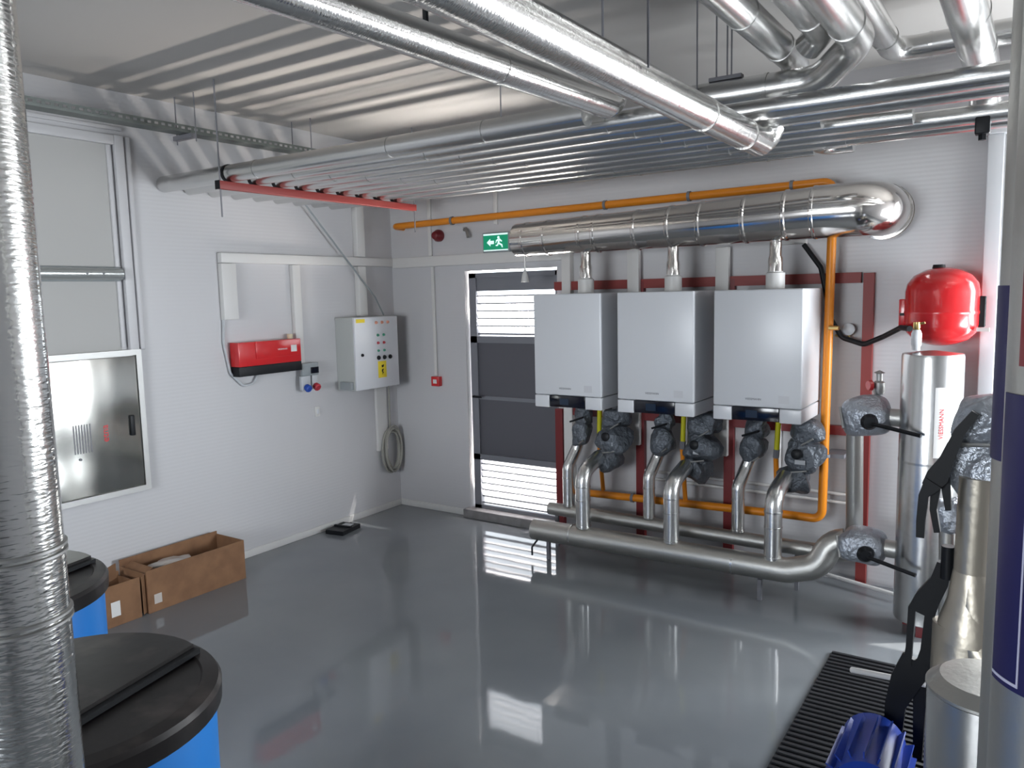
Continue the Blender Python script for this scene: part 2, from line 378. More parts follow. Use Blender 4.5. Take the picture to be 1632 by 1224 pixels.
# electrical cabinet
ec = thing('electrical_cabinet', 'white electrical cabinet with rows of buttons and yellow warning label', 'cabinet', (.1, -.42, 1.14))
MB().box((0.001, -.72, 1.14), (.20, -.205, 1.74), .004).obj('housing', mat('cabinet_grey', (.50, .52, .50), .45), ec)
cd = MB().box((.20, -.718, 1.143), (.222, -.207, 1.737), .004).obj('door', white_m, ec)
def knob(y, z, r, m, n='button', h=.012):
    MB().lathe([(r * 1.2, 0), (r * 1.2, .004), (r, .005), (r, h), (r * .8, h + .002), (0, h + .002)], (.222, y, z), (1, 0, 0), 14).obj(n, m, cd)
amber = mat('lamp_orange', (.72, .32, .22), .4); gbtn = mat('button_green', (.05, .28, .18), .4); rbtn = mat('button_red', (.5, .06, .08), .4)
for yy in (-.47, -.40, -.33): knob(yy, 1.69, .011, amber, 'indicator_lamp')
for yy in (-.455, -.385):
    knob(yy, 1.585, .010, gbtn); knob(yy, 1.52, .010, rbtn); knob(yy, 1.455, .009, gbtn)
for yy in (-.455, -.385, -.315):
    knob(yy, 1.395, .016, blk, 'rotary_switch'); 
knob(-.645, 1.43, .011, blk, 'lock')
wl = MB().box((.222, -.465, 1.225), (.2235, -.365, 1.365), .0007).obj('warning_label', yelsign, cd)
b = MB(); z = 1.345
b.poly([(.2237, -.425, 1.33), (.2237, -.395, 1.335), (.2237, -.40, 1.315), (.2237, -.42, 1.31)], (.0008, 0, 0)); b.poly([(.2237, -.42, 1.295), (.2237, -.40, 1.30), (.2237, -.41, 1.275), (.2237, -.40, 1.27), (.2237, -.418, 1.25), (.2237, -.415, 1.272), (.2237, -.425, 1.275)], (.0008, 0, 0))
b.obj('symbol', blk, wl)
MB().box((.222, -.70, 1.695), (.2235, -.60, 1.725), .0005).obj('maker_label', yelsign, cd)
MB().box((.06, -.755, 1.15), (.19, -.721, 1.215), .006).obj('side_box', grey_pl, ec)
MB().tube([(.06, -1.02, 2.62), (.062, -.62, 2.22), (.064, -.30, 1.90), (.08, -.22, 1.745)], .007, 8, .1).obj('cable', grey_pl, None, label='thin grey cable slanting down left wall to top of electrical cabinet', cat='cable')
# coil of cable
coil = thing('cable_coil', 'coil of grey beige cable hanging on left wall below electrical cabinet', 'cable', (.05, -.15, .5))
b = MB()
for k in range(7):
    rr = random.Random(k); a = .095 + rr.uniform(-.012, .012); c = .18 + rr.uniform(-.015, .02); oy = rr.uniform(-.012, .012); oz = rr.uniform(-.03, .01)
    pts = [(.03 + .008 * k, -.15 + oy + a * math.cos(t * PI / 12), .56 + oz + c * math.sin(t * PI / 12)) for t in range(25)]
    b.tube(pts, .0085, 8)
b.obj('loops', cable_m, coil)
MB().tube([(.03, -.145, .74), (.03, -.14, 1.137)], .008, 8).obj('tail', cable_m, coil)

# ================================================================== BACK WALL THINGS
MB().lathe([(.05, 0), (.052, .03), (.044, .045), (.03, .075), (.02, .08), (0, .08)], (.555, 0, 2.405), (0, -1, 0), 24).obj('alarm_siren', dred, None, label='round dark red siren high on back wall near corner', cat='alarm')
cp = thing('fire_call_point', 'square red fire alarm call point left of the louvred door', 'alarm', (.49, -.02, 1.12))
MB().box((.44, -.045, 1.12), (.53, -.0005, 1.205), .006).obj('housing', red_m, cp); MB().box((.465, -.048, 1.145), (.505, -.045, 1.18)).obj('panel', paper, cp)
ex = thing('exit_sign', 'green lit exit sign with arrow and running figure above the door', 'sign', (1.17, -.03, 2.25))
MB().box((1.04, -.055, 2.235), (1.30, -.0005, 2.395), .006).obj('housing', grey_pl, ex)
MB().box((1.052, -.058, 2.257), (1.288, -.055, 2.372)).obj('face', green, ex)
b = MB(); yy = -.0583
b.box((1.052, yy, 2.372), (1.288, yy + .003, 2.384)); b.box((1.052, yy, 2.249), (1.288, yy + .003, 2.257))
b.poly([(1.085, yy, 2.315), (1.12, yy, 2.345), (1.12, yy, 2.328), (1.155, yy, 2.328), (1.155, yy, 2.302), (1.12, yy, 2.302), (1.12, yy, 2.285)], (0, -.001, 0))
b.lathe([(.011, 0), (.011, .001)], (1.20, yy, 2.352), (0, -1, 0), 14)
b.poly([(1.188, yy, 2.338), (1.215, yy, 2.342), (1.235, yy, 2.322), (1.228, yy, 2.316), (1.212, yy, 2.328), (1.208, yy, 2.31), (1.236, yy, 2.296), (1.240, yy, 2.272), (1.231, yy, 2.272), (1.226, yy, 2.288), (1.200, yy, 2.30), (1.192, yy, 2.285), (1.172, yy, 2.285), (1.172, yy, 2.294), (1.186, yy, 2.295), (1.196, yy, 2.325), (1.182, yy, 2.322), (1.176, yy, 2.307), (1.170, yy, 2.31), (1.176, yy, 2.33)], (0, -.001, 0))
b.obj('symbol', signw, ex)
b = MB(); b.tube([(.84, -.03, 2.44), (.88, -.05, 2.425), (.90, -.06, 2.37)], .014, 8, .02); b.box((.825, -.03, 2.425), (.85, -.001, 2.46))
b.obj('pipe_bracket', galv, None, label='small bent metal bracket on back wall under gas pipe', cat='bracket')

# gas pipes
def hclamp(parent, pts, axis, r, w=.02, m=greyink):
    for p in pts:
        a = Vector(axis) * w / 2; MB().tube([Vector(p) - a, Vector(p) + a], r, 20).obj('clamp', m, parent)
gp = thing('gas_pipe', 'orange gas pipe running level high on back wall then down right of boilers', 'pipe', (3.73, -.17, 0))
MB().tube([(.15, -.001, 2.50), (.15, -.13, 2.50), (3.745, -.17, 2.53), (3.725, -.19, .44), (3.50, -.19, .44), (1.95, -.19, .40)], .027, 20, .06).obj('tube', org, gp)
hclamp(gp, [(.80, -.137, 2.505), (2.2, -.152, 2.517), (2.83, -.16, 2.523), (3.50, -.167, 2.528)], (1, .01, 0), .034)
hclamp(gp, [(3.73, -.182, .85)], (0, 0, 1), .034); hclamp(gp, [(2.42, -.19, .412), (3.2, -.19, .43)], (1, 0, 0), .034)
for x in (.80, 2.2, 2.83, 3.50): MB().tube([(x, -.001, 2.52), (x, -.14, 2.52)], .006, 8).obj('bolt', galv, gp)
for x, z in ((3.745, .85),): MB().box((x - .01, -.18, z - .012), (x + .1, -.002, z + .012)).obj('bracket', greyink, gp)
MB().lathe([(.014, 0), (.014, .06)], (3.745, -.20, 1.65), (1, -.2, 0), 12).obj('tap', brass, gp)
for i, (x, lab) in enumerate(((2.18, 'left'), (2.82, 'middle'), (3.45, 'right'))):
    d = thing('gas_branch', 'yellow topped orange gas branch rising under the %s boiler' % lab, 'pipe', (x, -.2, .44), 'gas branches under the boilers')
    MB().tube([(x, -.19, .44), (x, -.25, .82)], .016, 14).obj('riser', org, d)
    MB().tube([(x, -.25, .82), (x + .005, -.252, .875)], .020, 6).obj('valve', greyink, d)
    MB().tube([(x + .005, -.252, .875), (x + .02, -.27, 1.105)], .017, 14).obj('flexible_hose', yel, d)

# red steel frame behind boilers
fr = thing('support_frame', 'red painted steel frame standing against back wall behind the boilers', 'frame', (2.9, -.03, 0))
for x, z1 in ((1.70, 1.0), (2.39, 1.97), (3.05, 1.97)): MB().box((x - .01, -.045, 0), (x + .055, -.005, z1)).obj('post', post_m, fr)
MB().box((3.905, -.05, 0), (3.965, -.005, 1.98)).obj('post', beam_m, fr)
MB().box((1.70, -.044, 1.92), (3.89, -.004, 1.985)).obj('rail', beam_m, fr)
MB().box((1.765, -.043, .96), (3.89, -.004, 1.02)).obj('rail', post_m, fr)
b = MB(); 
MB().tube([(3.55, -.055, 2.17), (3.66, -.07, 2.02), (3.70, -.085, 1.85), (3.73, -.09, 1.70), (3.80, -.10, 1.585), (3.93, -.12, 1.545), (4.05, -.2, 1.60), (4.16, -.34, 1.66), (4.22, -.46, 1.66)], .016, 12, .06).obj('water_hose', blk, None, label='black rubber hose drooping across red post to red tank', cat='hose')
pg = thing('pressure_gauge', 'small round pressure gauge on wall left of red post', 'gauge', (3.81, -.06, 1.62))
MB().lathe([(.035, 0), (.037, .03), (.033, .032), (0, .031)], (3.83, -.05, 1.635), (0, -1, 0), 24).obj('dial', lgrey, pg); MB().tube([(3.83, -.0505, 1.60), (3.83, -.06, 1.575), (3.76, -.1, 1.60)], .008, 8).obj('stem', brass, pg)

# ================================================================== BOILERS
def boiler(x0, which, parent=None):
    t = thing('wall_boiler', 'white wall-hung boiler with black display strip, %s of three' % which, 'boiler', (x0 + .2625, -.38, 1.107), 'white boilers under the flue')
    x1 = x0 + .525
    MB().box((x0, -.62, 1.195), (x1, -.14, 1.895), .010).obj('casing', white_m, t)
    lower = MB().box((x0, -.62, 1.107), (x0 + .115, -.14, 1.191), .006).box((x1 - .125, -.62, 1.107), (x1, -.14, 1.191), .006).box((x0 + .115, -.60, 1.112), (x1 - .125, -.14, 1.191))
    lower.obj('lower_cover', white_m, t)
    pn = MB().box((x0 + .118, -.617, 1.112), (x1 - .128, -.601, 1.193), .003).obj('control_panel', display, t)
    MB().box((x0 + .20, -.6185, 1.13), (x0 + .27, -.6171, 1.175)).obj('screen', mat('lcd', (.012, .025, .05), .2) if 'lcd' not in MT else MT['lcd'], pn)
    text('lettering', 'VIESSMANN', .018, greyink, t, (x0 + .245, -.6205, 1.243), (1, 0, 0), (0, 0, 1))
    MB().box((x0 + .395, -.6208, 1.225), (x0 + .455, -.62, 1.27)).obj('sticker', mat('pale_sticker', (.66, .665, .69), .4) if 'pale_sticker' not in MT else MT['pale_sticker'], t)
    MB().box((x0 + .03, -.14, 1.2), (x1 - .03, -.09, 1.85)).obj('mounting_plate', galv, t)
    return t
BX = [1.87, 2.515, 3.165]
for x, w in zip(BX, ('leftmost', 'middle', 'rightmost')): boiler(x, w)
for x, w in zip((2.17, 2.815, 3.47), ('left', 'middle', 'right')):
    u = thing('flue_stub', 'short steel flue stub with white collar on top of the %s boiler' % w, 'flue', (x, -.4, 1.9), 'flue stubs above the boilers')
    MB().lathe([(.056, 0), (.056, .095), (.044, .10), (.044, .105)], (x, -.4, 1.896), n=28).obj('collar', trunk_m, u)
    MB().lathe([(.043, 0), (.043, .09), (.036, .105), (.036, .21)], (x, -.4, 1.99), n=28).obj('tube', flue_m, u)

# main flue
fl = thing('main_flue', 'large polished steel flue pipe running level above three boilers', 'flue', (2.7, -.4, 2.2))
P = [(1.61, 2.29, .118), (2.0, 2.296, .122), (2.55, 2.304, .128), (3.2, 2.318, .140), (3.72, 2.334, .150)]
def fz(x):
    for (a, z, r), (c, w, q) in zip(P, P[1:]):
        if x <= c: t = (x - a) / (c - a); return z + t * (w - z), r + t * (q - r)
    return P[-1][1:]
MB().tube([(x, -.4, z) for x, z, r in P], 0, 48, radii=[r for x, z, r in P]).obj('tube', flue_m, fl)
for x in (1.70, 1.88, 2.17, 2.28, 2.58, 2.815, 3.02, 3.30, 3.54, 3.70):
    z, r = fz(x); MB().tube([(x - .014, -.4, z), (x - .007, -.4, z), (x + .007, -.4, z), (x + .014, -.4, z)], 0, 48, radii=[r, r + .006, r + .006, r]).obj('clamp_band', flue_m, fl)
z, r = P[-1][1:]
MB().tube([(3.71, -.4, z), (3.80, -.4, z), (4.02, -.4, z), (4.02, -.002, z)], r + .003, 48, .19, 12).obj('elbow', flue_m, fl)
for yy in (-.10, -.16): MB().tube([(4.02, yy - .01, z), (4.02, yy + .01, z)], r + .012, 48).obj('clamp_band', flue_m, fl)
dn = thing('drain_spout', 'small white cone spout hanging below left end of main flue', 'drain', (1.69, -.4, 2.0))
MB().lathe([(.030, 0), (.022, .05), (.008, .09), (.007, .1)], (1.665, -.4, 1.985), n=20).obj('cone', trunk_m, dn); MB().tube([(1.665, -.4, 2.08), (1.665, -.4, 2.175)], .007, 10).obj('pipe', galv, dn)

# ================================================================== HEADERS AND RISERS
hd = thing('header_pipe', 'thick silver header pipe low in front of boilers curving up at right', 'pipe', (2.7, -.6, .05))
MB().tube([(1.83, -.6, .20), (3.62, -.6, .215), (3.80, -.59, .27), (3.86, -.56, .42), (3.93, -.55, .43)], .075, 32, .14, 5).obj('tube', dalu, hd)
for x in (2.15, 3.30): MB().tube([(x - .006, -.6, .208), (x + .006, -.6, .208)], .0775, 32).obj('seam_band', alu, hd)
for x in (3.46, 1.95): MB().box((x - .012, -.615, 0), (x + .012, -.59, .13)).obj('leg', greyink, hd)
MB().tube([(1.87, -.63, .13), (1.87, -.70, .10), (1.87, -.70, .04)], .007, 8, .01).obj('drain_tap', blk, hd)
hr = thing('header_pipe', 'thinner silver header pipe on low support behind the thick one', 'pipe', (2.7, -.33, .2))
MB().tube([(1.80, -.33, .285), (3.93, -.33, .275), (3.95, -.38, .5), (3.95, -.45, 1.10), (3.97, -.5, 1.16)], .047, 28, .08, 5).obj('tube', dalu, hr)
MB().box((1.85, -.34, 0), (1.875, -.32, .24)).obj('leg', greyink, hr); MB().box((3.6, -.34, 0), (3.625, -.32, .23)).obj('leg', greyink, hr)
for i, w in enumerate(('left', 'middle', 'right')):
    xf = (2.235, 2.885, 3.535)[i]
    t = thing('supply_riser', 'shiny silver elbow riser at front under the %s boiler' % w, 'pipe', (xf, -.6, .27), 'front risers under the boilers')
    MB().tube([(xf, -.6, .272), (xf, -.6, .66), (xf + .01, -.38, .73)], .052, 28, .10, 3).obj('tube', alu, t)
    for z in (.285, .47, .565): MB().tube([(xf, -.6, z - .005), (xf, -.6, z + .005)], .0545, 28).obj('seam_band', alu, t)
    xb = (1.965, 2.61, 3.235)[i]
    t = thing('return_riser', 'slimmer silver riser at back beneath left side of the %s boiler' % w, 'pipe', (xb, -.33, .32), 'rear risers under the boilers')
    MB().tube([(xb, -.33, .325), (xb, -.33, .62), (xb + .03, -.26, .74), (xb + .05, -.25, .80)], .042, 24, .08, 3).obj('tube', alu, t)
    for z in (.335, .54): MB().tube([(xb, -.33, z - .005), (xb, -.33, z + .005)], .0445, 24).obj('seam_band', alu, t)
    t = thing('insulated_valve', 'dark grey wrapped valve on slim rear riser under the %s boiler' % w, 'valve', (xb + .08, -.25, .85), 'wrapped valves on rear risers')
    MB().lump((xb + .07, -.25, .865), (.08, .075, .095), 10 + i, .2).obj('blanket', foil_dark, t)
    MB().lump((xb + .09, -.25, 1.00), (.07, .06, .065), 20 + i, .25).obj('blanket', foil_dark, t)
    MB().tube([(xb + .09, -.25, 1.03), (xb + .09, -.25, 1.106)], .022, 14).obj('connector', greyink, t)
    MB().tube([(xb + .02, -.33, .96), (xb + .13, -.335, 1.0)], .007, 8).obj('lever', blk, t)
    MB().tube([(xb + .09, -.325, .80), (xb + .13, -.335, .83)], .006, 8).obj('tie', galv, t)
    xv = xf + .07
    t = thing('insulated_pump', 'dark grey wrapped pump above shiny front elbow under the %s boiler' % w, 'pump', (xv, -.32, .8), 'wrapped pumps under the boilers')
    MB().lump((xv - .02, -.31, .71), (.095, .085, .085), 30 + i, .22).obj('blanket', foil_dark, t)
    MB().lump((xv + .02, -.30, .865), (.115, .095, .095), 40 + i, .22).obj('blanket', foil_dark, t)
    MB().lump((xv + .03, -.29, 1.015), (.10, .08, .075), 50 + i, .25).obj('blanket', foil_dark, t)
    MB().lathe([(.03, 0), (.032, .03), (.02, .036), (0, .036)], (xv + .01, -.385, .885), (0, -1, .1), 16).obj('dial', blk, t)
    MB().box((xv + .0, -.405, .825), (xv + .06, -.395, .85)).obj('tag', lgrey, t)
    MB().tube([(xv - .05, -.38, .76), (xv + .07, -.39, .785)], .006, 8).obj('tie', galv, t)
    MB().tube([(xv + .03, -.375, .94), (xv + .10, -.38, .985)], .006, 8).obj('tie', galv, t)
    MB().tube([(xv + .03, -.29, 1.05), (xv + .03, -.29, 1.106)], .024, 14).obj('connector', greyink, t)
    MB().tube([(xv - .19, -.04, .62), (xv - .19, -.04, 1.106)], .011, 10).obj('drain_pipe', trunk_m, None, label='thin white drain pipe on wall under left side of the %s boiler' % w, cat='pipe')
for z, x0, x1, nm in ((.585, 2.42, 3.85, 'upper'), (.53, 2.42, 3.88, 'lower')):
    MB().tube([(x0, -.03, z), (x1, -.03, z - .01)], .011, 10).obj('water_pipe', trunk_m, None, label='thin white pipe low on wall behind the risers, %s of the two' % nm, cat='pipe')
MB().tube([(3.70, -.1, .06), (4.2, -.25, .05)], .012, 10).obj('water_pipe', trunk_m, None, label='thin pale pipe near floor left of the tall silver vessel', cat='pipe')

# ================================================================== VESSEL, TANK, POLE
ves = thing('separator_vessel', 'tall silver jacketed cylinder standing on floor below the red tank', 'vessel', (4.35, -.58, 0))
MB().lathe([(.146, .07), (.15, .075), (.15, 1.52), (.146, 1.535), (.03, 1.55), (0, 1.55)], (4.35, -.58, 0), n=48).obj('jacket', stainless if False else alu, ves)
for z in (.95,): MB().lathe([(.152, 0), (.152, .012)], (4.35, -.58, z), n=48).obj('seam_band', alu, ves)
for a in (0.5, 2.6, 4.7): MB().box((4.35 + .1 * math.cos(a) - .02, -.58 + .1 * math.sin(a) - .02, 0), (4.35 + .1 * math.cos(a) + .02, -.58 + .1 * math.sin(a) + .02, .08)).obj('foot', dred, ves)
sh = MB().shell((4.35, -.58), .151, 1.0, 1.37, math.radians(-78), math.radians(-53)).obj('label_strip', paper, ves)
text('lettering', 'VIESSMANN', .03, redlab, sh, (4.35 + .1535 * math.cos(math.radians(-65)), -.58 + .1535 * math.sin(math.radians(-65)), 1.18), (0, 0, 1), (-math.sin(math.radians(65)), -math.cos(math.radians(65)), 0))
av = thing('air_vent_valve', 'small brass and white air vent on top of tall silver vessel', 'valve', (4.29, -.6, 1.55))
MB().lathe([(.02, 0), (.02, .02), (.026, .03), (.026, .09), (.018, .11), (0, .11)], (4.27, -.6, 1.552), n=16).obj('body', white_m, av)
MB().lathe([(.012, 0), (.018, .01), (.018, .04), (0, .04)], (4.27, -.6, 1.662), n=12).obj('cap', brass, av); MB().tube([(4.27, -.6, 1.69), (4.31, -.61, 1.70)], .006, 8).obj('lever', brass, av)
tk = thing('expansion_tank', 'round-topped red expansion tank mounted on wall above silver vessel', 'tank', (4.35, -.24, 1.6))
R = .187
prof = [(.03, 1.555), (.08, 1.565), (.14, 1.59), (.175, 1.63), (R, 1.675), (R, 1.73), (R + .003, 1.735), (R + .003, 1.75), (R, 1.755), (R, 1.86), (.178, 1.905), (.145, 1.95), (.09, 1.98), (.04, 1.992), (.0, 1.995)]
MB().lathe(prof, (4.35, -.24, 0), n=56).obj('shell', red_m, tk)
MB().lathe([(.035, 0), (.03, .025), (0, .025)], (4.33, -.24, 1.985), n=18).obj('cap', blk, tk)
MB().box((4.135, -.26, 1.66), (4.18, -.2, 1.82), .006).obj('bracket', red_m, tk); MB().box((4.52, -.26, 1.66), (4.565, -.2, 1.83), .006).obj('bracket', blk, tk)
MB().box((4.14, -.262, 1.725), (4.17, -.2605, 1.74)).obj('slot', blk, tk)
b = MB(); b.box((4.2, -.06, 1.70), (4.5, -.001, 1.78)); b.obj('wall_plate', galv, tk)
MB().box((4.53, -.33, 1.64), (4.59, -.30, 1.66)).obj('clip', trunk_m, tk)
b = MB(); b.box((4.53, -.07, .3), (4.61, -.001, 2.72), .006); b.obj('cable_trunking', white_m, None, label='tall white vertical duct on back wall right of the red tank', cat='cable duct')
MB().box((4.515, -.08, 2.72), (4.625, -.001, 2.80), .005).obj('duct_cap', white_m, None, label='white square end piece on top of tall white duct', cat='duct fitting')
for z, nm, sd_ in ((1.175, 'upper', 61), (.43, 'lower', 62)):
    v = thing('insulated_valve', 'grey quilted valve jacket with black lever left of silver vessel, %s one' % nm, 'valve', (4.05, -.55, z), 'quilted valves by the silver vessel')
    MB().lump((4.03, -.56, z), (.13, .12, .125 if nm == 'upper' else .10), sd_, .10, 4).obj('blanket', foil, v)
    MB().lathe([(.04, 0), (.045, .03), (.03, .06), (0, .062)], (4.06, -.675, z - .01), (.25, -1, 0), 20).obj('gearbox', blk, v)
    MB().tube([(4.07, -.72, z - .015), (4.19, -.76, z - .03), (4.33, -.80, z - .05)], .011, 10).obj('lever', blk, v)
    MB().tube([(3.90, -.62, z + .05), (3.93, -.67, z - .06)], .008, 8).obj('tie', galv, v)
    MB().tube([(4.12, -.56, z), (4.23, -.57, z)], .05, 20).obj('connector', dalu, v)
sv = thing('safety_valve', 'small silver safety valve with red knob above upper quilted valve', 'valve', (4.08, -.5, 1.3))
MB().lathe([(.022, 0), (.032, .02), (.032, .07), (.018, .08), (.018, .12), (.03, .125), (0, .14)], (4.08, -.5, 1.29), n=18).obj('body', galv, sv)
MB().lathe([(.03, 0), (.026, .02), (0, .02)], (4.045, -.53, 1.345), (-1, -.8, 0), 16).obj('knob', red_m, sv)

# ================================================================== CEILING PIPE RACK
bm_ = thing('support_beam', 'red steel beam carrying the parallel pipes near left wall', 'beam', (.7, -1.4, 2.56))
MB().box((.68, -2.27, 2.565), (.72, -.48, 2.613), .003).obj('beam', beam_m, bm_)
for yy, ex0 in ((-2.265, 2.33), (-.50, 2.42)): MB().tube([(.70, yy + .015, 2.40), (.70, yy + .015, ZC)], .005, 8).obj('threaded_rod', greyink, bm_)
MB().box((.678, -2.2705, 2.563), (.722, -2.268, 2.615)).obj('end_cap', blk, bm_)
ys = [-2.17 + .185 * i for i in range(9)]
xe = [3.14, 3.5, 5.2, 5.2, 3.95, 4.3, 5.2, 5.2, 3.75]
words = ['nearest', 'second', 'third', 'fourth', 'middle', 'sixth', 'seventh', 'eighth', 'farthest']
for i, (y, x1) in enumerate(zip(ys, xe)):
    r = .052 if i == 0 else .044
    t = thing('rack_pipe', 'silver parallel pipe under ceiling resting on red beam, %s counted from the camera' % words[i], 'pipe', (.7, y, 2.66), 'parallel pipes on the red beam')
    z = 2.613 + r
    MB().tube([(.003, y, z), (x1, y, z)], r, 24).obj('tube', alu, t)
    rnd = random.Random(i + 3)
    for x in (.95 + .12 * i, 2.0 + .09 * i, 3.1 + .05 * i if i else 2.6):
        MB().tube([(x - .006, y, z), (x + .006, y, z)], r + .003, 24).obj('seam_band', alu, t)
    MB().tube([(.672, y + .0, z), (.695, y, z)], r + .004, 24).obj('clamp', blk, t)
# drops where some pipes turn
def pipe(label, pts, r, seams=(), m=alu, bend=.1, seg=4, name='insulated_pipe', group=None):
    t = thing(name, label, 'pipe', pts[0], group)
    MB().tube(pts, r, 32, bend, seg).obj('tube', m, t)
    for p, d in seams:
        p = Vector(p); d = Vector(d).normalized() * .007
        MB().tube([p - d, p + d], r + .003, 32).obj('seam_band', m, t)
    return t
Y = (0, 1, 0); X = (1, 0, 0)
p1 = pipe('thick shiny ceiling pipe from top left ending at the nearest rack pipe', [(3.18, -7.9, 2.565), (3.222, -2.13, 2.70)], .056, [((3.216, -2.95, 2.681), Y), ((3.205, -4.4, 2.647), Y)], emb_y)
MB().tube([(3.222, -2.13, 2.70), (3.222, -2.07, 2.73), (3.20, -2.0, 2.83), (3.12, -1.95, 2.90)], .055, 28, .05, 3).obj('elbow', emb, p1)
p2 = pipe('thickest shiny ceiling pipe crossing under the rack at picture centre', [(3.73, -7.9, 2.553), (3.73, -1.63, 2.553)], .062, [((3.73, -1.86, 2.553), Y), ((3.73, -2.35, 2.553), Y), ((3.73, -4.0, 2.553), Y)], emb_y)
MB().tube([(3.73, -1.63, 2.553), (3.74, -1.58, 2.58), (3.76, -1.56, 2.63)], .061, 28, .03, 3).obj('elbow', emb, p2)
pipe('ceiling pipe slanting to cross pipe, leftmost of the top right cluster', [(3.84, -7.9, 2.92), (3.84, -1.45, 2.92), (3.80, -1.40, 2.80)], .062, [((3.84, -2.25, 2.92), Y), ((3.84, -1.75, 2.92), Y)], alu)
pipe('ceiling pipe between two others at top right, ending above cross pipe', [(4.02, -7.9, 2.94), (4.02, -1.78, 2.94), (3.95, -1.72, 2.90)], .058, [((4.02, -2.0, 2.94), Y)], alu)
pipe('ceiling pipe at top right bending by wide elbow into the cross pipe', [(4.175, -7.9, 2.87), (4.165, -1.80, 2.87), (3.98, -1.62, 2.78), (3.42, -1.64, 2.78)], .066, [((4.166, -2.05, 2.87), Y), ((3.86, -1.625, 2.78), X), ((3.76, -1.63, 2.78), X)], alu, .16)
pipe('ceiling pipe at top right turning sharply toward the right wall', [(4.19, -7.9, 3.03), (4.18, -1.05, 3.0), (6.38, -1.04, 3.0)], .055, [((4.34, -1.05, 3.0), X), ((4.18, -1.3, 3.001), Y)], alu, .09)
pipe('bulky shiny pipe at far top right dropping down into the rack', [(4.555, -7.9, 2.87), (4.555, -.92, 2.83), (4.555, -.86, 2.71)], .068, [((4.555, -1.55, 2.837), Y), ((4.555, -2.0, 2.84), Y)], alu, .12)
pipe('dull pipe crossing near ceiling behind bulky shiny pipe at right', [(6.38, -1.85, 3.05), (4.62, -1.85, 3.05), (4.48, -1.85, 3.05), (4.44, -1.85, 3.19)], .05, [], dalu, .07)
cl = thing('pipe_clamp', 'black clamp holding pipe junction at far upper right', 'clamp', (4.56, -.98, 2.66))
MB().box((4.53, -1.10, 2.565), (4.59, -1.04, 2.66), .006).obj('body', blk, cl); MB().tube([(4.56, -1.07, 2.54), (4.56, -1.07, 2.57)], .018, 6).obj('nut', blk, cl)
uel = thing('pipe_elbow', 'curved silver u-bend joining two rack pipes right of the thick pipe', 'pipe', (3.9, -.78, 2.66))
MB().tube([(3.95, -.875, 2.657), (3.80, -.875, 2.657), (3.80, -.69, 2.657), (3.95, -.69, 2.657)], .048, 24, .09, 5).obj('tube', alu, uel)
# hangers
def rods(label, xy, z0, r=.004, m=greyink):
    return MB().tube([(xy[0], xy[1], z0), (xy[0], xy[1], ZC)], r, 8).obj('threaded_rod', m, None, label=label, cat='rod')
rods('thin rod from ceiling to left side of thickest ceiling pipe', (3.655, -3.02, 0), 2.56)
rods('thin rod from ceiling to right side of thickest ceiling pipe', (3.805, -3.02, 0), 2.56)
rods('black thick rod end hanging from ceiling above shiny pipes', (2.9, -2.95, 0), 2.86, .011, blk)
rods('thin rod from ceiling to left end of cross pipe', (3.46, -1.70, 0), 2.80)
hb = thing('hanger_bracket', 'trio of thin rods with dark bracket on top of the cross pipe', 'hanger', (3.56, -1.64, 2.85))
for x in (3.53, 3.58, 3.60): MB().tube([(x, -1.64, 2.86), (x, -1.64, ZC)], .004, 8).obj('rod', greyink, hb)
MB().box((3.50, -1.66, 2.845), (3.65, -1.62, 2.862)).obj('bracket', greyink, hb)
rods('thin rod from ceiling down beside end of left shiny pipe', (2.42, -.95, 0), 2.70)
rods('short thin rod from ceiling behind the left shiny pipe', (2.18, -1.42, 0), 2.70)

# ================================================================== FOREGROUND COLUMNS
lc = thing('riser_pipe', 'bright hammered aluminium vertical pipe at left edge of view', 'pipe', (3.393, -4.688, 0))
MB().tube([(3.393, -4.688, 0), (3.393, -4.688, ZC)], .08, 64).obj('jacket', emb, lc)
for z in (1.482, 1.366): 
    for dz in (0, .012): MB().lathe([(.0795, 0), (.0845, .002), (.0845, .006), (.0795, .008)], (3.393, -4.688, z + dz), n=64).obj('seam_bead', galv, lc)
ca = thing('riser_pipe', 'grey clad vertical pipe at right edge, farther of the two', 'pipe', (4.820, -3.502, 0))
MB().tube([(4.820, -3.502, 0), (4.820, -3.502, ZC)], .08, 48).obj('jacket', dalu, ca)
t0 = math.radians(182)
lb = MB().shell((4.820, -3.502), .081, 1.565, 1.895, math.radians(170), math.radians(233)).obj('label', label_blue, ca, label='dark blue wrapped label')
MB().shell((4.820, -3.502), .0832, 1.572, 1.888, math.radians(226), math.radians(228), .001, 3).obj('line', label_edge, lb)
cb = thing('riser_pipe', 'dull clad vertical pipe at right edge, nearer of the two', 'pipe', (4.862, -4.097, 0))
MB().tube([(4.862, -4.097, 0), (4.862, -4.097, ZC)], .09, 64).obj('jacket', dalu, cb)
lb = MB().shell((4.862, -4.097), .091, 1.395, 1.765, math.radians(199), math.radians(236)).obj('label', label_blue, cb, label='dark blue wrapped label')
MB().shell((4.862, -4.097), .0932, 1.402, 1.758, math.radians(229), math.radians(230.5), .001, 3).obj('line', label_edge, lb)
MB().shell((4.862, -4.097), .0932, 1.402, 1.406, math.radians(201), math.radians(229), .001, 8).obj('line', label_edge, lb)
MB().shell((4.862, -4.097), .0912, 1.80, 2.02, math.radians(216), math.radians(222)).obj('strip', dred, cb, label='dark red tape strip')

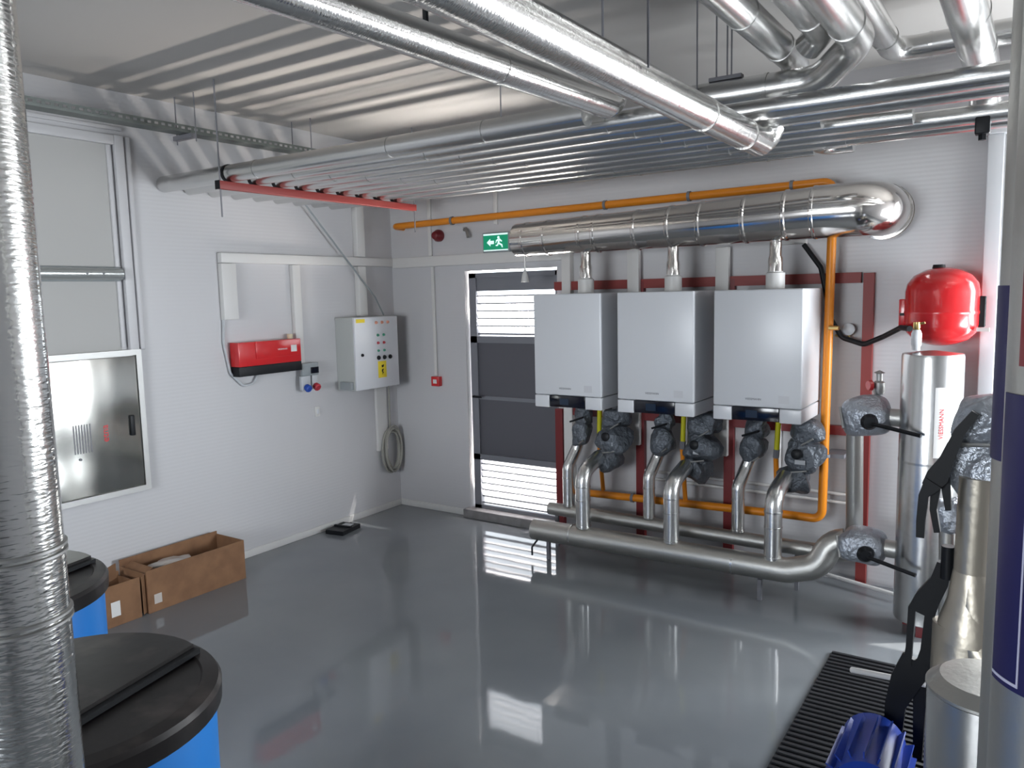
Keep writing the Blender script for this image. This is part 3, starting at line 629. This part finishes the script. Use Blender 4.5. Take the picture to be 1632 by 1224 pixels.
# ================================================================== RIGHT FOREGROUND PUMP GROUP
mt = thing('ribbed_mat', 'black ribbed rubber mat lying on floor at lower right', 'mat', (4.7, -2.2, 0))
b = MB(); b.box((3.99, -3.3, 0.001), (5.4, -1.12, .012)); yy = -3.28
while yy < -1.13: b.box((3.995, yy, .012), (5.395, yy + .018, .022)); yy += .040
b.obj('ribs', rubber, mt)
pv = thing('pipe_assembly', 'vertical beige jacketed pipe with flared elbow standing right of mat', 'pipe', (4.65, -2.2, .02))
MB().tube([(4.66, -2.2, 1.24), (4.655, -2.2, .90), (4.68, -2.25, .62), (4.80, -2.3, .55), (5.1, -2.35, .55)], .06, 28, .12, 5).obj('tube', beige, pv)
MB().lathe([(.055, 0), (.062, .02), (.075, .12), (.10, .2), (.11, .26)], (4.655, -2.2, .92), (0, 0, -1), 36).obj('flare', beige, pv)
MB().tube([(4.65, -2.18, .70), (4.65, -2.2, .50), (4.67, -2.5, .36), (4.69, -2.7, .33)], .115, 36, .2, 6).obj('elbow', beige, pv)
dv = thing('end_cap_cylinder', 'round silver jacketed pipe end with curved rim at lower right', 'pipe', (4.72, -2.72, .3))
MB().tube([(4.74, -2.9, .02), (4.74, -2.9, .80)], .15, 48).obj('jacket', alu, dv)
MB().lathe([(.15, 0), (.154, .004), (.154, .012), (.12, .04), (0, .05)], (4.74, -2.9, .80), n=48).obj('rim', dalu, dv)
li = thing('insulated_pump', 'crumpled silver wrapped pump body beside dark blue label', 'pump', (4.64, -2.1, 1.3))
MB().lump((4.655, -2.12, 1.42), (.085, .09, .085), 71, .16, 4).obj('blanket', foil, li)
MB().lump((4.66, -2.14, 1.26), (.105, .10, .12), 72, .18, 4).obj('blanket', foil, li)
MB().tube([(4.57, -2.20, 1.345), (4.70, -2.24, 1.36)], .008, 8).obj('tie', galv, li)
l2 = thing('insulated_valve', 'small crumpled silver wrapped valve low beside tall silver vessel', 'valve', (4.53, -1.2, .8))
MB().lump((4.50, -1.25, .84), (.05, .06, .09), 73, .2, 3).obj('blanket', foil, l2); MB().tube([(4.50, -1.25, .79), (4.52, -1.25, .02)], .035, 20).obj('pipe', dalu, l2)
MB().box((4.56, -1.3, .45), (4.62, -1.26, .95)).obj('stand', dred, l2)
_sk = [0]
def strap(b, pts, w, y, th=.03):
    _sk[0] += 1; y += .0017 * (_sk[0] % 5); th += .0009 * (_sk[0] % 3)
    L = []; Rr = []
    P_ = [Vector((p[0], 0, p[1])) for p in pts]
    for i, p in enumerate(P_):
        d = (P_[min(i + 1, len(P_) - 1)] - P_[max(i - 1, 0)]).normalized(); n = Vector((-d.z, 0, d.x)) * w[i] / 2
        L.append(p + n); Rr.append(p - n)
    for i in range(len(P_) - 1):
        b.poly([(q.x, y, q.z) for q in (L[i], L[i + 1], Rr[i + 1], Rr[i])], (0, th, 0))
    return b
lv = thing('valve_lever', 'black butterfly valve hand lever across the silver wrapped pump', 'lever', (4.55, -2.25, 1.2))
b = MB(); strap(b, [(4.645, 1.47), (4.60, 1.40), (4.565, 1.30), (4.54, 1.24), (4.515, 1.20)], [.025, .035, .045, .07, .05], -2.27); b.obj('arm', blk, lv)
b = MB(); strap(b, [(4.53, 1.22), (4.50, 1.17), (4.495, 1.08), (4.495, 1.02)], [.06, .03, .028, .026], -2.28); strap(b, [(4.535, 1.20), (4.53, 1.12), (4.545, 1.04)], [.03, .022, .02], -2.26); strap(b, [(4.56, 1.23), (4.575, 1.12)], [.03, .018], -2.25); b.obj('handle', blk, lv)
lw = thing('valve_lever', 'black slotted bracket hanging down in front of the blue pump', 'lever', (4.50, -2.3, .5))
b = MB(); strap(b, [(4.565, .90), (4.55, .83), (4.515, .76), (4.495, .70)], [.05, .06, .08, .09], -2.16)
strap(b, [(4.465, .72), (4.46, .56), (4.455, .49)], [.025, .022, .03], -2.16); strap(b, [(4.525, .74), (4.52, .56), (4.51, .49)], [.03, .045, .06], -2.16)
strap(b, [(4.49, .51), (4.45, .42), (4.42, .32), (4.41, .12)], [.11, .10, .07, .06], -2.16); strap(b, [(4.50, .48), (4.50, .12)], [.05, .03], -2.15)
b.obj('plate', blk, lw)
for zz, yy, xx in ((.85, -2.16, 4.575), (.36, -2.18, 4.545)): MB().lathe([(.023, 0), (.023, .12), (0, .12)], (xx, yy, zz), (0, 0, 1), 16).obj('sleeve', blk, lw)
MB().tube([(4.23, -1.95, .325), (4.525, -2.15, .43)], .012, 14).obj('white_rod', trunk_m, None, label='white rod sticking out level above the black mat', cat='rod')
pu = thing('pump_motor', 'bright blue finned pump motor on black mat at bottom right', 'pump', (4.38, -2.5, .02))
MB().tube([(4.36, -2.20, .19), (4.36, -2.215, .19), (4.39, -2.56, .19)], .11, 36, radii=[.085, .11, .11]).obj('housing', pump_m, pu)
for k in range(16):
    a = 2 * PI * k / 16; c, s_ = math.cos(a), math.sin(a)
    b = MB(); b.obox(Vector((4.377 + .118 * c, -2.40, .19 + .118 * s_)), (.03, .28, .005), Matrix.Rotation(-a, 3, 'Y')); b.obj('fin', pump_m, pu)
MB().box((4.30, -2.5, .022), (4.46, -2.28, .075)).obj('foot', blk, pu)

# ================================================================== SOFTENER TANKS
def tank(cx, cy, label, rot):
    t = thing('brine_tank', label, 'tank', (cx, cy, 0), 'blue brine tanks')
    R = .355
    MB().lathe([(.33, 0), (.345, .01), (R - .005, .4), (R, .84), (R - .005, .86)], (cx, cy, 0), n=64).obj('body', blue_m, t)
    ld = MB().lathe([(R, .835), (R + .016, .84), (R + .018, .885), (R + .01, .898), (R - .03, .902), (R - .035, .896), (.05, .898), (0, .898)], (cx, cy, 0), n=64).obj('lid', lid_m, t)
    # raised half hatch with its straight front edge
    ca_, sa = math.cos(rot), math.sin(rot); pts = []
    off = -.13
    a0 = math.asin(off / (R - .02))
    n = 28
    for k in range(n + 1):
        a = a0 + (PI - 2 * a0) * k / n; x, y = (R - .02) * math.cos(a), (R - .02) * math.sin(a)
        pts.append((cx + x * ca_ - y * sa, cy + x * sa + y * ca_, .897))
    MB().poly(pts, (0, 0, .028)).obj('hatch', lid_m, ld)
    x, y = 0, off - .012
    b = MB(); b.obox(Vector((cx + x * ca_ - y * sa, cy + x * sa + y * ca_, .908)), (.62, .02, .014), Matrix.Rotation(rot, 3, 'Z')); b.obj('hinge', blk, ld)
    x, y = .10, R - .03
    b = MB(); b.obox(Vector((cx + x * ca_ - y * sa, cy + x * sa + y * ca_, .925)), (.10, .03, .018), Matrix.Rotation(rot, 3, 'Z')); b.obj('grip', blk, ld)
    return t
tank(2.782, -4.34, 'blue plastic brine tank with black hatch lid, nearest at bottom left', math.radians(104))
tank(1.725, -4.07, 'blue plastic brine tank with black lid, mostly hidden behind vertical pipe', math.radians(104))

# ================================================================== BOXES ON THE FLOOR
bx = thing('cardboard_box', 'long open cardboard box lying against left wall baseboard', 'box', (.2, -2.34, 0))
x0, x1, ya, yb, h, th = .055, .355, -2.70, -1.99, .27, .006
MB().box((x0, ya, 0.001), (x1, yb, .007)).box((x1 - th, ya, .007), (x1, yb, h)).box((x0, ya, .007), (x0 + th, yb, h + .02)).box((x0 + th, yb - th, .007), (x1 - th, yb, h)).box((x0 + th, ya, .007), (x1 - th, ya + th, h - .02)).obj('carton', card, bx)
b = MB(); b.obox(Vector((.345, -2.718, .13)), (.005, .035, .24), Matrix.Rotation(math.radians(35), 3, 'Z')); b.obj('flap', card, bx)
b = MB(); b.obox(Vector((.20, -2.665, .25)), (.24, .07, .005), Matrix.Rotation(math.radians(35), 3, 'X')); b.obj('flap', card, bx)
MB().box((x1, -2.66, .05), (x1 + .001, -2.61, .11)).obj('sticker', film, bx)
MB().lump((.22, -2.42, .20), (.09, .13, .05), 81, .3, 3).obj('plastic_wrap', film, None, label='crumpled clear plastic wrap inside the long cardboard box', cat='packaging')
MB().box((x0 + .03, -2.35, .09), (x1 - .03, -2.03, .12)).obj('packing_sheet', cardin, None, label='dark brown packing sheet lying in the long cardboard box', cat='packaging')
b2 = thing('cardboard_box', 'smaller cardboard box with white sticker beside the far blue tank', 'box', (.25, -2.86, 0))
MB().box((.12, -3.05, 0.001), (.355, -2.745, .006)).box((.349, -3.05, .006), (.355, -2.745, .25)).box((.12, -3.05, .006), (.126, -2.745, .25)).box((.126, -2.751, .006), (.349, -2.745, .22)).box((.126, -3.05, .006), (.349, -3.044, .25)).obj('carton', card, b2)
b = MB(); b.obox(Vector((.22, -2.86, .275)), (.005, .16, .09), Matrix.Rotation(math.radians(30), 3, 'Z')); b.obj('flap', card, b2)
MB().box((.355, -2.93, .06), (.3562, -2.875, .15)).obj('sticker', paper, b2)
ty = thing('floor_tray', 'small black plastic box with paper on top beside left baseboard', 'box', (.12, -.9, 0))
a = math.radians(10)
b = MB(); b.obox(Vector((.14, -.87, .018)), (.17, .24, .034), Matrix.Rotation(a, 3, 'Z')); b.obox(Vector((.14, -.87, .04)), (.165, .02, .012), Matrix.Rotation(a, 3, 'Z')); b.obj('case', blk, ty)
b = MB(); b.obox(Vector((.135, -.83, .0365)), (.08, .10, .003), Matrix.Rotation(a, 3, 'Z')); b.obj('paper', lgrey, ty)
